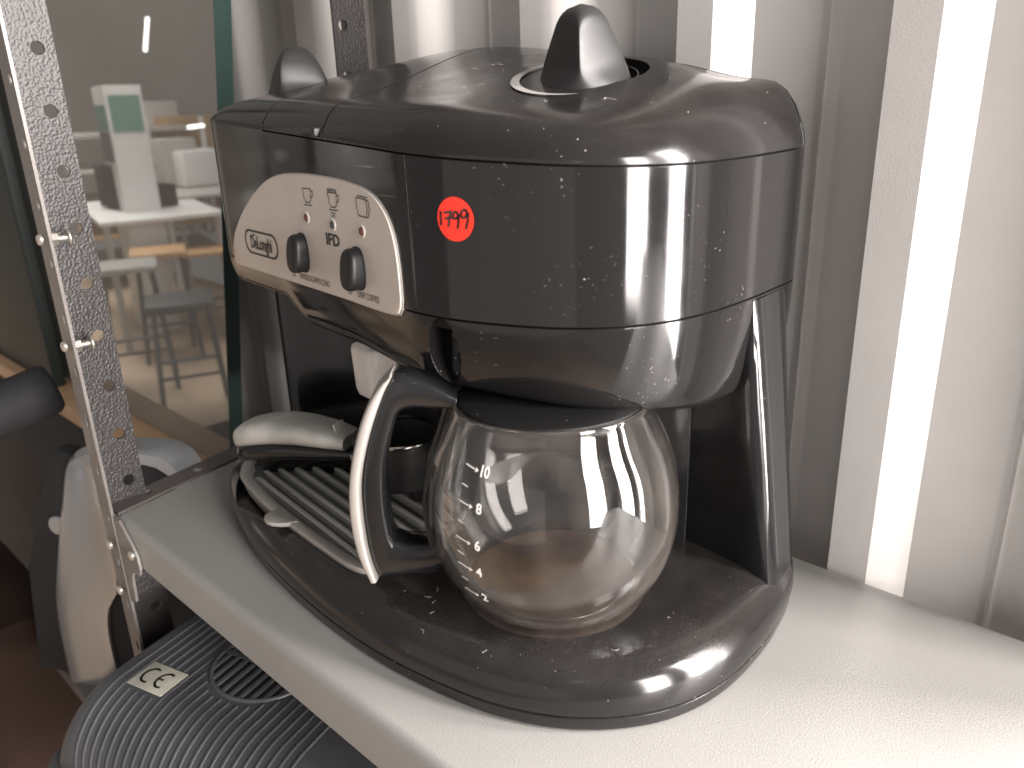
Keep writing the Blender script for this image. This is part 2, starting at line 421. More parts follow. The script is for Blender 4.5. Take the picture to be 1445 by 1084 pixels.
# end angle under the shelf side (dark strip with holes beside the shelf)
a0 = Vector((-0.2145, -0.141, 0.0015)); a1 = Vector((-0.2395, -0.020, 0.0015))
ln = (a1 - a0).length; ad = (a1 - a0).normalized(); an = Vector((-ad.y, ad.x, 0)).normalized()
rk(holes_panel('end_angle', lambda u, v, d: a0 + ad * v + an * u + Vector((0, 0, 0.0003 - d)), 0.020, 0, ln, [(0.03, 0.010), (0.075, 0.010)], 0.004, mat('dark_steel_strip', (0.12, 0.105, 0.10), 0.5, 0.2, bump=0.2, bscale=500)))
# gusset plate at the front corner
gp = [(-0.214, 0.0005), (-0.205, 0.0005), (-0.190, -0.012), (-0.1835, -0.020), (-0.1825, -0.030), (-0.186, -0.036), (-0.197, -0.038), (-0.202, -0.044), (-0.205, -0.066), (-0.214, -0.070)]
rk(prism('gusset_plate', gp, lambda u, v, d: (u, sy0 - 0.0006 - d, v), 0, 0.0018, RACKS, None))
def bolt(name, p, nrm, r=0.0036, h=0.0026, nut=False, material=BOLT):
    n = 6 if nut else 18
    bm = bmesh.new(); prof_ = [(r, 0), (r, h * .5), (r * .8, h * .85), (r * .4, h), (0.0002, h * 1.03)] if not nut else [(r, 0), (r, h), (r * .5, h), (r * .5, h * 1.02)]
    rings = [[bm.verts.new((q * math.cos(2 * math.pi * i / n), q * math.sin(2 * math.pi * i / n), z)) for i in range(n)] for q, z in prof_]
    for A, B in zip(rings, rings[1:]):
        for i in range(n): bm.faces.new((A[i], A[(i + 1) % n], B[(i + 1) % n], B[i]))
    bm.faces.new(rings[-1]); bm.faces.new(rings[0][::-1])
    M = Vector(nrm).to_track_quat('Z', 'Y').to_matrix().to_4x4(); M.translation = Vector(p)
    bmesh.ops.transform(bm, matrix=M, verts=bm.verts)
    return rk(bmo(name, bm, material, None, 30))
fz = py0 - 0.0022
for z in (0.195, 0.125, -0.024, -0.062): bolt('bolt', (px0 + 0.0115, fz, z), (0, -1, 0))
bolt('bolt', (-0.1905, sy0 - 0.0026, -0.021), (0, -1, 0)); 
for z in (0.195, 0.125):
    bolt('nut', (px0 + 0.0160, py0 + 0.0015, z), (0, 1, 0), 0.0042, 0.004, True)
    rk(tube('bolt_shank', [(px0 + 0.0160, py0 + 0.004, z), (px0 + 0.0160, py0 + 0.012, z)], 0.0022, BOLT, None, 10))
    rk(tube('washer_ring', [(px0 + 0.0160 + 0.0048 * math.cos(a * R(30)), py0 + 0.012, z + 0.0048 * math.sin(a * R(30))) for a in range(-3, 8)], 0.0009, BOLT, None, 8))

# ------------------------------------------------------------------ coffee machine
MA = empty('coffee_machine', (0, 0, 0.0), TH)
tag(MA, 'black combination espresso and drip coffee machine with silver control panel and red price sticker', 'coffee machine')
head2 = [(-.148, -.0733), (-.10, -.0733), (-.05, -.0733), (0, -.0733), (.04, -.0733), (.064, -.0731), (.088, -.0690), (.1093, -.0605), (.1338, -.0465), (.1511, -.0280), (.1609, -.0050),
         (.1636, .0173), (.1625, .045), (.158, .080), (.1535, .102), (.146, .1105), (.13, .1125), (.05, .108), (-.05, .100), (-.13, .094), (-.156, .089), (-.173, .075), (-.180, .052), (-.1815, .0), (-.1805, -.040), (-.175, -.0575), (-.164, -.0690)]
HN = 220
HO = resample(catmull([Vector(p) for p in head2], 10), HN)
for v in HO:
    if -0.15 < v.x < 0.062 and v.y < -0.05: v.y = -0.0733
def hring(ins, z):
    r = inset(HO, ins) if ins else HO
    return [(p.x, p.y, z(p.x, p.y) if callable(z) else z) for p in r]
zlow = 0.1775
def zseam(x): return 0.2525 - 0.06 * x
def zbot(x, y):
    a = 0.1425 - 0.17 * (max(-0.06, min(0.03, y)) + 0.055)
    a = a + (0.1475 - a) * smooth01(0.06, -0.01, x)
    return a + (0.160 - a) * smooth01(-0.055, -0.085, x)
# lower band
rings = []
def mixz(t): return lambda x, y: zlow - 0.0004 + (zbot(x, y) - zlow) * t
for t, i in ((0, 0), (0.03, 0), (.25, .0003), (.5, .0012), (.7, .0022), (.84, .0034), (.92, .0046), (.97, .0060), (1.0, .0085)): rings.append(hring(i, mixz(t)))
rings.append(hring(.012, lambda x, y: zbot(x, y) + 0.001)); rings.append(hring(.015, lambda x, y: zbot(x, y) + 0.014)); 
rings.append([(p[0] * .5, p[1] * .4 + .01, 0.165) for p in hring(.015, 0.165)])
low = loft('lower_housing', rings, BLACK, MA, ang=28)
# finger scoop in the lower housing, under the seam
bm = bmesh.new(); bmesh.ops.create_uvsphere(bm, u_segments=28, v_segments=16, radius=1)
bmesh.ops.transform(bm, matrix=Matrix.Translation((0.0735, -0.0755, 0.1615)) @ Matrix.Diagonal((.0095, .013, .0165, 1)), verts=bm.verts)
boolean(low, bmo('scoop', bm, BLACK))
# middle shell and lid from one solid, cut along the seams
def shell(z0f, z1f, steps=8):
    rr = [hring(0, lambda x, y, t=k / steps: z0f(x) + (z1f(x) - z0f(x)) * t) for k in range(steps + 1)]
    V, F = loft_data(rr); me = bpy.data.meshes.new('s'); me.from_pydata(V, [], F); bm = bmesh.new(); bm.from_mesh(me); bpy.data.meshes.remove(me); return bm
G = 0.00045
bm = shell(lambda x: zlow + G, lambda x: zseam(x) - G)
cut(bm, (0.0665 - G, 0, 0), (1, 0, 0)); house_bm = bm
bm = shell(lambda x: zlow + G * 1.2, lambda x: zseam(x) - G)
cut(bm, (0.0665 + G, 0, 0), (-1, 0, 0)); drawer = bmo('filter_drawer', bm, BLACK, MA, 30)
# dark core behind the seams
loft('inner_core', [hring(.004, zlow - .006), hring(.004, lambda x, y: zseam(x) + .004)], GAP, MA)
# top surface
def lerp_tab(T, x):
    for (x0, z0), (x1, z1) in zip(T, T[1:]):
        if x <= x1: t = max(0, (x - x0) / (x1 - x0)); t = t * t * (3 - 2 * t); return z0 + (z1 - z0) * t
    return T[-1][1]
ZB = [(-.19, .285), (-.12, .295), (-.06, .301), (0, .297), (.06, .287), (.13, .2755), (.17, .271)]
KX, KY, KZ = 0.0905, 0.0135, 0.2785; KT = R(15); KD = (.55, -.835)
def ztop(x, y):
    zb = lerp_tab(ZB, x); f = 0.2685 - 0.02 * (x + .02) if x < .08 else 0.2665
    z = f + (zb - f) * smooth01(-.095, .115 - .045 * smooth01(.03, -.11, x), y)
    r = math.hypot(x - KX, (y - KY)); wv = 1 - smooth01(0.033, 0.080, r); wv = wv ** 1.3
    kz = KZ - math.tan(KT) * ((x - KX) * KD[0] + (y - KY) * KD[1]); return z + (kz - z) * wv
CX, CY = -0.01, 0.015
def lid_bm(dz=0.0):
    S = [1, .995, .985, .968, .945, .915, .88, .84, .79, .73, .66, .58, .49, .40, .31, .22, .13, .06]
    rr = [[(p.x, p.y, zseam(p.x) + G - dz) for p in HO]]
    for s in S:
        ring = []
        for p in HO:
            x, y = CX + (p.x - CX) * s, CY + (p.y - CY) * s
            k = 1 - s; wsh = .15 + .15 * smooth01(.07, -.03, p.y); f = (1 - (1 - min(1, k / wsh)) ** 3.4)
            f = f ** 0.80
            z0 = zseam(p.x) + G
            ring.append((x, y, z0 + (ztop(x, y) - z0) * (0.06 + 0.94 * f)))
        rr.append(ring)
    V, F = loft_data(rr, True, 'fan'); me = bpy.data.meshes.new('s'); me.from_pydata(V, [], F); b = bmesh.new(); b.from_mesh(me); bpy.data.meshes.remove(me)
    bmesh.ops.recalc_face_normals(b, faces=b.faces); return b
s1p, s1n = Vector((-0.015, -0.0513, 0)), Vector((.145, .047, 0)).normalized()
s2p, s2n = Vector((-0.078, -0.0700, 0)), Vector((.145, .040, 0)).normalized()
s3p, s3n = Vector((0.10, 0.0985, 0)), Vector((0.02, 1, 0)).normalized()
g2 = 0.0006
b = lid_bm(2 * G); cut(b, s2p - s2n * g2, s2n)
for q_, sg in ((house_bm, 1), (b, -1)):     # weld the left shoulder onto the control housing: one moulding there
    q_.normal_update(); bmesh.ops.recalc_face_normals(q_, faces=q_.faces)
    bmesh.ops.delete(q_, geom=[f for f in q_.faces if f.normal.z * sg > .985 and (f.calc_center_median().z > .235 if sg > 0 else True)], context='FACES_ONLY')
me_ = bpy.data.meshes.new('s'); b.to_mesh(me_); b.free(); house_bm.from_mesh(me_); bpy.data.meshes.remove(me_)
bmesh.ops.remove_doubles(house_bm, verts=house_bm.verts, dist=3e-5)
panel_h = bmo('control_housing', house_bm, BLACK, MA, 40)
b = lid_bm(); cut(b, s2p + s2n * g2, -s2n); cut(b, s1p - s1n * g2, s1n); bmo('tank_lid', b, BLACK, MA, 30)
b = lid_bm(); cut(b, s1p + s1n * g2, -s1n); cut(b, s3p - s3n * g2 * 1.5, s3n); top = bmo('top_cover', b, BLACKB, MA, 30)
b = lid_bm(); cut(b, s1p + s1n * g2, -s1n); cut(b, s3p + s3n * g2, -s3n); bmo('rear_band', b, BLACK, MA, 30)
# little latch tab at the front end of the lid seam
box('lid_tab', -0.0155, -0.0115, -0.0752, -0.066, 0.2545, 0.2590, BLACKM, MA, 0.0008)
# well and big knob
wellr = 0.0248
bm = bmesh.new(); bmesh.ops.create_cone(bm, segments=64, radius1=wellr, radius2=wellr, depth=0.02, cap_ends=True)
KM = Matrix.Translation((KX, KY, KZ)) @ Matrix.Rotation(KT, 4, Vector((-KD[1], KD[0], 0)))
bmesh.ops.transform(bm, matrix=KM @ Matrix.Translation((0, 0, .0060)), verts=bm.verts); boolean(top, bmo('wellcut', bm, BLACK))
def knob(name, c, r, h, ang, parent, side, fin, pw=1.35, tilt=0.0, tdir=(0, -1)):
    def tab(T, t):
        for k in range(len(T) - 1):
            if t <= T[k + 1][0]:
                p = [T[max(k - 1, 0)], T[k], T[k + 1], T[min(k + 2, len(T) - 1)]]; d = p[2][0] - p[1][0]; q = (t - p[1][0]) / d
                m1 = (p[2][1] - p[0][1]) / max(p[2][0] - p[0][0], 1e-6) * d; m2 = (p[3][1] - p[1][1]) / max(p[3][0] - p[1][0], 1e-6) * d
                return p[1][1] * (2 * q ** 3 - 3 * q * q + 1) + m1 * (q ** 3 - 2 * q * q + q) + p[2][1] * (3 * q * q - 2 * q ** 3) + m2 * (q ** 3 - q * q)
        return T[-1][1]
    TM = Matrix.Rotation(tilt, 3, Vector((-tdir[1], tdir[0], 0)))
    """grip knob: side / fin are half-width tables over height, fin ends pinched to a crease"""
    rings = []; n = 72
    for k in range(25):
        t = math.sin(math.pi / 2 * k / 24) if k > 8 else k / 24 * 1.5 * 0.6667 * 1.2
        t = min(1, k / 24); la, sb = r * tab(fin, t), r * tab(side, t); mixl = smooth01(.02, .40, t) * (0.9 - 0.5 * smooth01(.75, 1, t)); ring = []
        for i in range(n):
            a = 2 * math.pi * i / n; ca, sa = math.cos(a), math.sin(a); u = la * ca
            v = sb * sa * (1 - mixl) + sb * math.copysign(1 - abs(ca) ** pw, sa) * mixl
            ring.append(tuple(Vector(c) + TM @ Vector((u * math.cos(ang) - v * math.sin(ang), u * math.sin(ang) + v * math.cos(ang), h * t))))
        rings.append(ring)
    return loft(name, rings, BLACKM, parent, ang=45)
knob('selector_knob', (KX, KY, KZ - 0.005), 0.0214, 0.0358, R(-50), MA,
     [(0, 1.04), (.08, 1.0), (.25, .91), (.45, .78), (.65, .64), (.80, .53), (.89, .43), (.95, .31), (.985, .17), (1, .04)],
     [(0, 1.04), (.08, 1.0), (.25, .95), (.45, .88), (.65, .76), (.80, .63), (.89, .51), (.95, .37), (.985, .2), (1, .05)], 1.15, KT, KD)
lathe('knob_collar', [(0.0248, -0.0042), (0.0248, -0.0004), (0.0242, -0.0004), (0.0240, -0.0042)], INNER, MA, 64, closed=True).matrix_local = KM
# silver crescent printed round the knob
def cres(u, v): return (u, v, ztop(u, v) + 0.0007)
V = []; F = []; nseg = 40
for i in range(nseg + 1):
    t = i / nseg; a = R(-190 + 140 * t); wd = 0.0042 * math.sin(math.pi * min(1, t * 0.80 + 0.2)) ** 0.8 if t > 0 else 0.0025
    for q in range(4):
        rr_ = 0.0300 + wd * q / 3 + 0.0006; V.append(cres(KX + rr_ * math.cos(a), KY + rr_ * math.sin(a)))
for i in range(nseg):
    for q in range(3): F.append((i * 4 + q, i * 4 + q + 1, (i + 1) * 4 + q + 1, (i + 1) * 4 + q))
mk('dial_mark', V, F, mat('grey_print', (0.42, 0.40, 0.38), 0.5), MA, fix=False)
# small steam knob on the left shoulder
SKX, SKY = -0.137, -0.018
skz = 0.2705
knob('steam_knob', (SKX, SKY, skz), 0.0225, 0.0350, R(-58), MA,
     [(0, 1), (.2, .97), (.4, .9), (.6, .76), (.75, .62), (.87, .46), (.95, .28), (1, .06)],
     [(0, 1), (.2, .98), (.4, .95), (.6, .88), (.75, .76), (.87, .58), (.95, .36), (1, .08)], 1.3)

# control plate (x along front, z up)
FY = -0.0733
def fmap(off): return lambda u, v, d=0: (u, FY - off - d, v)
plate_pts = [(-.1405, .1742), (-.1425, .1790), (-.1390, .1900), (-.1300, .1995), (-.1190, .2083), (-.1050, .2170), (-.0895, .2250), (-.074, .2306), (-.0567, .2339), (-.0350, .2352), (-.0147, .2352), (.005, .2345), (.021, .2330), (.034, .2305), (.0430, .2262), (.0498, .2195), (.0538, .2110), (.0556, .2020), (.0563, .1900), (.0560, .1800), (.0545, .1757), (.0505, .1742)]
plate_curve = [(p.x, p.y) for p in resample(catmull([Vector(p) for p in plate_pts[:-1] + [(.0505, .1742), (.0, .1742), (-.05, .1742), (-.10, .1742), (-.13, .1742)]], 8), 110)]
mx_, mz_ = -0.043, 0.2045
prism('plate_rim', [(mx_ + (u - mx_) * 1.010, mz_ + (v - mz_) * 1.025) for u, v in plate_curve], fmap(0), -0.001, 0.0006, SILVER, MA, 0.0003)
plate = prism('control_plate', plate_curve, fmap(0), -0.0008, 0.0014, PLATE, MA, 0.0005)
PO = 0.0017
def ink(name, VF, u, v, par=plate, material=INK, off=PO):
    V, F = VF; return mapped(name, ([(a + u, b + v) for a, b in V], F), fmap(off), material, par)
# logo: stadium outline and lettering
lw, lh = 0.0455, 0.0138
st = arc(lw / 2 - lh / 2, 0, lh / 2, lh / 2, -90, 90) + arc(-lw / 2 + lh / 2, 0, lh / 2, lh / 2, 90, 270); st.append(st[0])
ink('logo_outline', strokes2d([st], 0.0012), -.0965, .1915)
ink('logo_lettering', text2d("De'Longhi".replace("'", ""), 0.0112, 0.70, 0.00028), -.0965, .1912)
ink('logo_mark', strokes2d([[(-.0108, .0042), (-.0078, .0042)]], 0.0009), -.0965, .1918)
ink('lettering_ifd', text2d('IFD', 0.0086, 1.18, 0.00022), -.0043, .2036)
ink('lettering_ok', text2d('OK', 0.0040, 0.8), -.0006, .2168)
ink('lettering_espresso', text2d('ESPRESSO/CAPPUCCINO', 0.0046, 0.70), -.0305, .1790)
ink('lettering_drip', text2d('DRIP COFFEE', 0.0048, 0.74), .0268, .1787)
for u, v in ((-.0555, .1808), (.0085, .1806)):
    ink('switch_mark', strokes2d([arc(0, 0, .0024, .0029, 0, 360, 20), [(0, -.0015), (0, .0015)]], 0.00045), u, v)
lwid = 0.00050
cup = [[(-.0045, .0042), (-.0038, -.0012), (-.0022, -.0030), (.0022, -.0030), (.0038, -.0012), (.0045, .0042), (-.0045, .0042)], [(.0044, .0032), (.0066, .0032), (.0062, .0006), (.0040, -.0004)], [(-.0042, -.0044), (.0042, -.0044)]]
ink('cup_symbol', strokes2d(cup, lwid), -.0276, .2242)
foam = [[(-.0045, .0046), (-.0038, .0060), (-.0028, .0047), (-.0018, .0062), (-.0006, .0048), (.0006, .0062), (.0016, .0048), (.0028, .0062), (.0038, .0047), (.0046, .0058)]]
ink('cappuccino_symbol', strokes2d(cup + foam, lwid), .0000, .2238)
jug = [[(-.0050, .0045), (-.0056, .0010), (-.0044, -.0042), (.0030, -.0046), (.0042, -.0010), (.0036, .0038), (-.0050, .0045)], [(.0036, .0038), (.0058, .0034), (.0064, -.0008), (.0050, -.0042), (.0030, -.0046)], [(-.0034, .0054), (.0050, .0048)]]
ink('jug_symbol', strokes2d(jug, lwid), .0292, .2230)
LEDR = mat('indicator_lens', (0.10, 0.035, 0.03), 0.15); LEDG = mat('indicator_lens_dark', (0.035, 0.045, 0.045), 0.15)
for (u, v), Mx in (((-.0314, .2129), LEDR), ((-.0026, .2118), LEDG), ((.0264, .2114), LEDR)):
    def rot(prof_, n=28):
        rings = [[(u + q * math.cos(2 * math.pi * i / n), FY - 0.0014 - d, v + q * math.sin(2 * math.pi * i / n)) for i in range(n)] for q, d in prof_]; return rings
    led = loft('indicator', rot([(.0034, 0), (.0030, .0005), (.0024, .0006), (.0021, .0001)]), PLATE, MA, True, False)
    loft('lens', rot([(.0021, .00015), (.0017, .0009), (.0009, .0013), (.0001, .0014)]), Mx, led)
def rocker(u, v, tilt):
    hw, hh = .0066, .0105; n = 48; rings = []
    def shp(s, d, k=2.6):
        out = []
        for i in range(n):
            a = 2 * math.pi * i / n; ca, sa = math.cos(a), math.sin(a)
            x = hw * s * math.copysign(abs(ca) ** (2 / k), ca); z = hh * s * math.copysign(abs(sa) ** (2 / k), sa)
            out.append((u + x, FY - 0.0014 - d * (1 + tilt * (-z / hh)) + (0.0009 * (1 - abs(x) / hw) if d > .004 else 0) * 0, v + z))
        return out
    for s, d in ((1.05, -.0005), (1.05, .0006), (1.0, .0008), (1.0, .0045), (.97, .0062), (.90, .0072), (.78, .0077), (.5, .0079), (.2, .0079)): rings.append(shp(s, d))
    return loft('rocker_switch', rings, SWITCH, MA, ang=50)
rocker(-.0405, .1930, 0.16); rocker(.0195, .1922, 0.16)
# price sticker on the drawer: map onto the outline
arcL = [0]
for i in range(HN): arcL.append(arcL[-1] + (HO[(i + 1) % HN] - HO[i]).length)
def on_outline(s, off):
    s = s % arcL[-1]
    for i in range(HN):
        if arcL[i + 1] >= s:
            t = (s - arcL[i]) / (arcL[i + 1] - arcL[i]); a, b_ = HO[i], HO[(i + 1) % HN]; p = a.lerp(b_, t)
            d = (HO[(i + 2) % HN] - HO[i - 1]); nn = Vector((d.y, -d.x)).normalized(); return p + nn * off
s_ref = next(arcL[i] for i in range(HN) if HO[i].x > 0.0930 and HO[i].y < 0)
def stk(off): 
    def f(u, v, d=0):
        p = on_outline(s_ref + u, off + d); return (p.x, p.y, 0.2222 + v)
    return f
disc = [(0.0094 * math.cos(2 * math.pi * i / 48), 0.0094 * math.sin(2 * math.pi * i / 48)) for i in range(48)]
def disc_rings(r0, n=48, k=8): return [(r0 * q / k * math.cos(2 * math.pi * i / n), r0 * q / k * math.sin(2 * math.pi * i / n)) for q in range(1, k + 1) for i in range(n)] + [(0, 0)]
DV = disc_rings(0.0094); DF = [(384, i, (i + 1) % 48) for i in range(48)] + [(q * 48 + i, (q + 1) * 48 + i, (q + 1) * 48 + (i + 1) % 48, q * 48 + (i + 1) % 48) for q in range(7) for i in range(48)]
sticker = mapped('price_sticker', (DV, DF), stk(0.00035), RED, MA)
sticker['label'] = 'round red sticker with handwritten 1799'
def bez(*p): return [(q.x, q.y) for q in catmull([Vector(x) for x in p], 6, False)]
num = [bez((-.0072, .0030), (-.0072, .0), (-.0073, -.0026)), [(-.0050, .0026), (-.0016, .0032), (-.0026, .0004), (-.0032, -.0030)], [(-.0046, .0002), (-.0014, .0007)],
       bez((.0022, .0016), (.0008, .0032), (-.0006, .0020), (-.0002, .0004), (.0012, .0006), (.0022, .0020), (.0020, -.0006), (.0014, -.0036)),
       bez((.0068, .0024), (.0054, .0042), (.0036, .0030), (.0038, .0010), (.0052, .0010), (.0068, .0028), (.0066, .0), (.0056, -.0036))]
mapped('price_writing', strokes2d(num, 0.00095), stk(0.0006), INK, sticker)

# body behind: left housing and right column
left2 = [(-.158, -.044), (-.150, -.046), (-.140, -.038), (-.120, -.022), (-.090, -.010), (-.04, -.004), (.02, -.004), (.05, .004), (.06, .03), (.06, .085), (.0, .092), (-.12, .085), (-.15, .078), (-.161, .06), (-.163, .0)]
LO = resample(catmull([Vector(p) for p in left2], 8), 110)
loft('rear_housing', [[(p.x, p.y, z) for p in LO] for z in (.025, .172)], INNER, MA)
col_b = [(.02, .054), (.14, .054), (.1785, .0542), (.1820, .0552), (.1832, .060), (.181, .070), (.172, .094), (.155, .104), (.10, .107), (.02, .10)]
col_t = [(.02, .054), (.13, .054), (.159, .0542), (.1612, .0552), (.1618, .060), (.160, .070), (.154, .094), (.136, .104), (.10, .107), (.02, .10)]
cb = resample(catmull([Vector(p) for p in col_b], 8), 140); ct = resample(catmull([Vector(p) for p in col_t], 8), 140)
def colr(t): return [(a.x + (b_.x - a.x) * t, a.y + (b_.y - a.y) * t, .026 + (.176 - .026) * t) for a, b_ in zip(cb, ct)]
loft('side_column', [colr(t) for t in (0, .1, .3, .5, .7, .9, 1)], INNER, MA)
# curved splash guard between housing and column
pts = catmull([Vector((.052, .0)), Vector((.07, .018)), Vector((.10, .036)), Vector((.13, .0530))], 8, False)
loft('splash_guard', [[(p.x, p.y + z * .0 , .03) for p in pts] + [(p.x, p.y + .012, .03) for p in reversed(pts)], [(p.x, p.y, .16) for p in pts] + [(p.x, p.y + .012, .16) for p in reversed(pts)]], INNER, MA)

# base
base2 = [(.0427, -.1120), (.0763, -.1070), (.1115, -.0975), (.1348, -.0885), (.1573, -.0747), (.1754, -.0565), (.1888, -.0330), (.1943, -.0060), (.192, .029), (.1838, .0640), (.173, .090), (.160, .106), (.14, .112), (.05, .108), (-.05, .100), (-.13, .092), (-.16, .086), (-.182, .066), (-.194, .035), (-.1965, -.01), (-.1915, -.050), (-.176, -.080), (-.148, -.0975), (-.105, -.1080), (-.0555, -.1140), (.0008, -.1148)]
BO = inset(resample(catmull([Vector(p) for p in base2], 10), 240), -.0035)
def bring(i, z): return [(p.x, p.y, z) for p in inset(BO, i)]
br = [bring(.005, 0.0008), bring(.0018, .0015), bring(.0010, .004), bring(.0008, .0080), bring(.0026, .0086), bring(.0026, .0092), bring(.0004, .0098), bring(0, .0125), bring(.0006, .0180), bring(.0025, .0232), bring(.0062, .0275), bring(.0115, .0306), bring(.019, .0325), bring(.028, .0333), bring(.038, .0335)]
base = loft('base', br, BLACKB, MA, ang=40)
CCX, CCY = .1100, -.0290     # carafe axis in machine space
lathe('warming_plate', [(0.0002, .0), (.046, .0), (.0465, .0009), (.044, .0013), (0.0002, .0013)], WARM, MA, 64, (CCX, CCY, .0328))

# drip tray
fr2 = [(-.150, -.082), (-.128, -.0985), (-.097, -.1035), (-.069, -.1050), (-.006, -.1035), (.030, -.1000), (.0385, -.0950), (.040, -.085), (.036, -.055), (.028, -.030), (.015, -.018), (-.04, -.014), (-.09, -.018), (-.125, -.032), (-.142, -.050), (-.152, -.068)]
FO = resample(catmull([Vector(p) for p in fr2], 8), 150)
tz = .0360
tray = loft('drip_tray', [[(p.x, p.y, z) for p in (inset(FO, i) if i else FO)] for i, z in ((.0030, tz - .0125), (.0010, tz - .0045), (0, tz - .002), (.0004, tz - .0003), (.0012, tz), (.0056, tz), (.0065, tz - .0004), (.0075, tz - .008))], SILVER, MA, False, False, 40)
tv = [(-.0600, -.1000), (-.0600, -.1075), (-.0585, -.1115), (-.0545, -.1138), (-.0500, -.1142), (-.0455, -.1128), (-.0420, -.1095), (-.0390, -.1055), (-.0360, -.1000)]
prism('tray_tab', tv, lambda u, v, d: (u, v, tz - .0022 + d), 0, .0026, SILVER, tray, 0.0007)
TRAYD = mat('tray_dark_green_plastic', (0.10, 0.105, 0.095), 0.4)
def tray_z(y): return tz - .0035 - 0.0085 * (1 - ((y + .058) / .048) ** 2)
ti = inset(FO, .0068)
boolean(base, loft('cutter', [[(p.x, p.y, z) for p in inset(FO, .0045)] for z in (.0205, .06)], BLACKB))
def inside(x, y):
    c_ = False; n = len(ti)
    for i in range(n):
        a, b_ = ti[i], ti[(i + 1) % n]
        if (a.y > y) != (b_.y > y) and x < (b_.x - a.x) * (y - a.y) / (b_.y - a.y) + a.x: c_ = not c_
    return c_
loft('tray_floor', [[(p.x, p.y, tz - .0075) for p in ti], [(CX - .05 + (p.x - CX + .05) * .8, -.058 + (p.y + .058) * .8, tz - .0125) for p in ti]], TRAYD, tray, False, 'fan', 60)
# slats along x
y = -.0975
while y < -.018:
    xs = [x * .001 for x in range(-150, 45) if inside(x * .001, y)]
    if len(xs) > 20:
        x0, x1 = xs[0], xs[-1]
        bm = bmesh.new(); zt = tray_z(y) + .0030; rr_ = []
        n = 16
        for k in range(n + 1):
            t = k / n; x = x0 + (x1 - x0) * t; dip = 0.0050 * min(1, min(t, 1 - t) * 5) ** 2 * 0 - 0.0 
            e = min(1.0, min(x - x0, x1 - x) / .012); zc = zt - 0.0035 * (1 - math.sqrt(max(0, 1 - (1 - e) ** 2)))
            rr_.append([(x, y - .0017, zc - .006), (x, y - .0017, zc - .0006), (x, y - .0010, zc), (x, y + .0010, zc), (x, y + .0017, zc - .0006), (x, y + .0017, zc - .006)])
        loft('slat', rr_, mat('slat_silver', (0.58, 0.57, 0.54), 0.40, 0.3) if 'slat_silver' not in bpy.data.materials else bpy.data.materials['slat_silver'], tray, ang=40)
    y += .0098

# pale steam nozzle hanging under the head
NX, NY = -0.058, -0.026
loft('steam_nozzle', [[(NX + hx * math.copysign(abs(math.cos(2 * math.pi * i / 40)) ** .45, math.cos(2 * math.pi * i / 40)), NY + hy * math.copysign(abs(math.sin(2 * math.pi * i / 40)) ** .45, math.sin(2 * math.pi * i / 40)), z) for i in range(40)]
     for hx, hy, z in ((.007, .006, .0915), (.0112, .0100, .093), (.0128, .0110, .097), (.0138, .0118, .122), (.0132, .0112, .1255), (.0075, .007, .1285), (.0058, .0058, .1305), (.0058, .0058, .162))], CREAM, MA, ang=50)

# lint fibres and dust threads lying on the base and the top cover
rl = random.Random(5); bm = bmesh.new()
for k in range(26):
    if k < 14:
        a = rl.uniform(-2.2, 0.6); q = rl.uniform(.055, .080); x_, y_, z_ = CCX + q * math.cos(a), CCY + q * math.sin(a), .0338
        if inset(BO, .03) and not (-.17 < x_ < .17): continue
    else:
        x_, y_ = rl.uniform(.0, .14), rl.uniform(-.035, .03); z_ = ztop(x_, y_) + .0012
        if math.hypot(x_ - KX, y_ - KY) < .036: continue
    d = rl.uniform(0, 6.28); ln_ = rl.uniform(.0012, .0045); cv = rl.uniform(-1.5, 1.5)
    tube_bm(bm, [(x_ + ln_ * (j / 5) * math.cos(d + cv * j / 5), y_ + ln_ * (j / 5) * math.sin(d + cv * j / 5), z_ + .0003 * math.sin(j)) for j in range(6)], .00006, 4)
tag(bmo('lint', bm, LINT, MA), kind='stuff')

# ------------------------------------------------------------------ glass carafe
cT, sT = math.cos(TH), math.sin(TH)
CW = Vector((CCX * cT - CCY * sT, CCX * sT + CCY * cT, 0.0343))
CA = empty('glass_carafe', CW)
tag(CA, 'round glass coffee carafe with black lid and silver-edged black handle on the warming plate', 'carafe')
po_ = [(0.0002, .0), (.030, .0), (.0405, .0004), (.0450, .0025), (.0500, .0080), (.0552, .0165), (.0590, .0260), (.0613, .0370), (.0620, .0470), (.0613, .0575), (.0592, .0700), (.0556, .0815), (.0512, .0908), (.0480, .0985), (.0476, .1025)]
pi_ = [(.0459, .1025), (.0463, .0985), (.0495, .0904), (.0538, .0809), (.0574, .0694), (.0594, .0572), (.0601, .0470), (.0594, .0372), (.0571, .0265), (.0533, .0175), (.0482, .0095), (.0435, .0045), (.0395, .0030), (.030, .0026), (.0002, .0026)]
def densify(P, per=3): return [(q.x, q.y) for q in catmull([Vector(p) for p in P], per, False)]
gp_ = densify(po_) + [(.0472, .1031), (.0463, .1031)] + densify(pi_)
lathe('glass_bowl', gp_, GLASS, CA, 96, ang=60)
lathe('coffee_residue', [(0.0002, .0034), (.030, .0033), (.0375, .0036), (.0415, .0052), (.0412, .0056), (.037, .0040), (.030, .0037), (0.0002, .0038)], RESID, CA, 72)
lathe('lid', [(.0002, .0985), (.043, .0985), (.0448, .1005), (.0450, .1022), (.0446, .1034), (.0425, .1042), (.030, .1046), (.0002, .1048)], mat('black_lid_plastic', (0.007, 0.007, 0.007), 0.5, speck=0.1, spec=0.25), CA, 80)
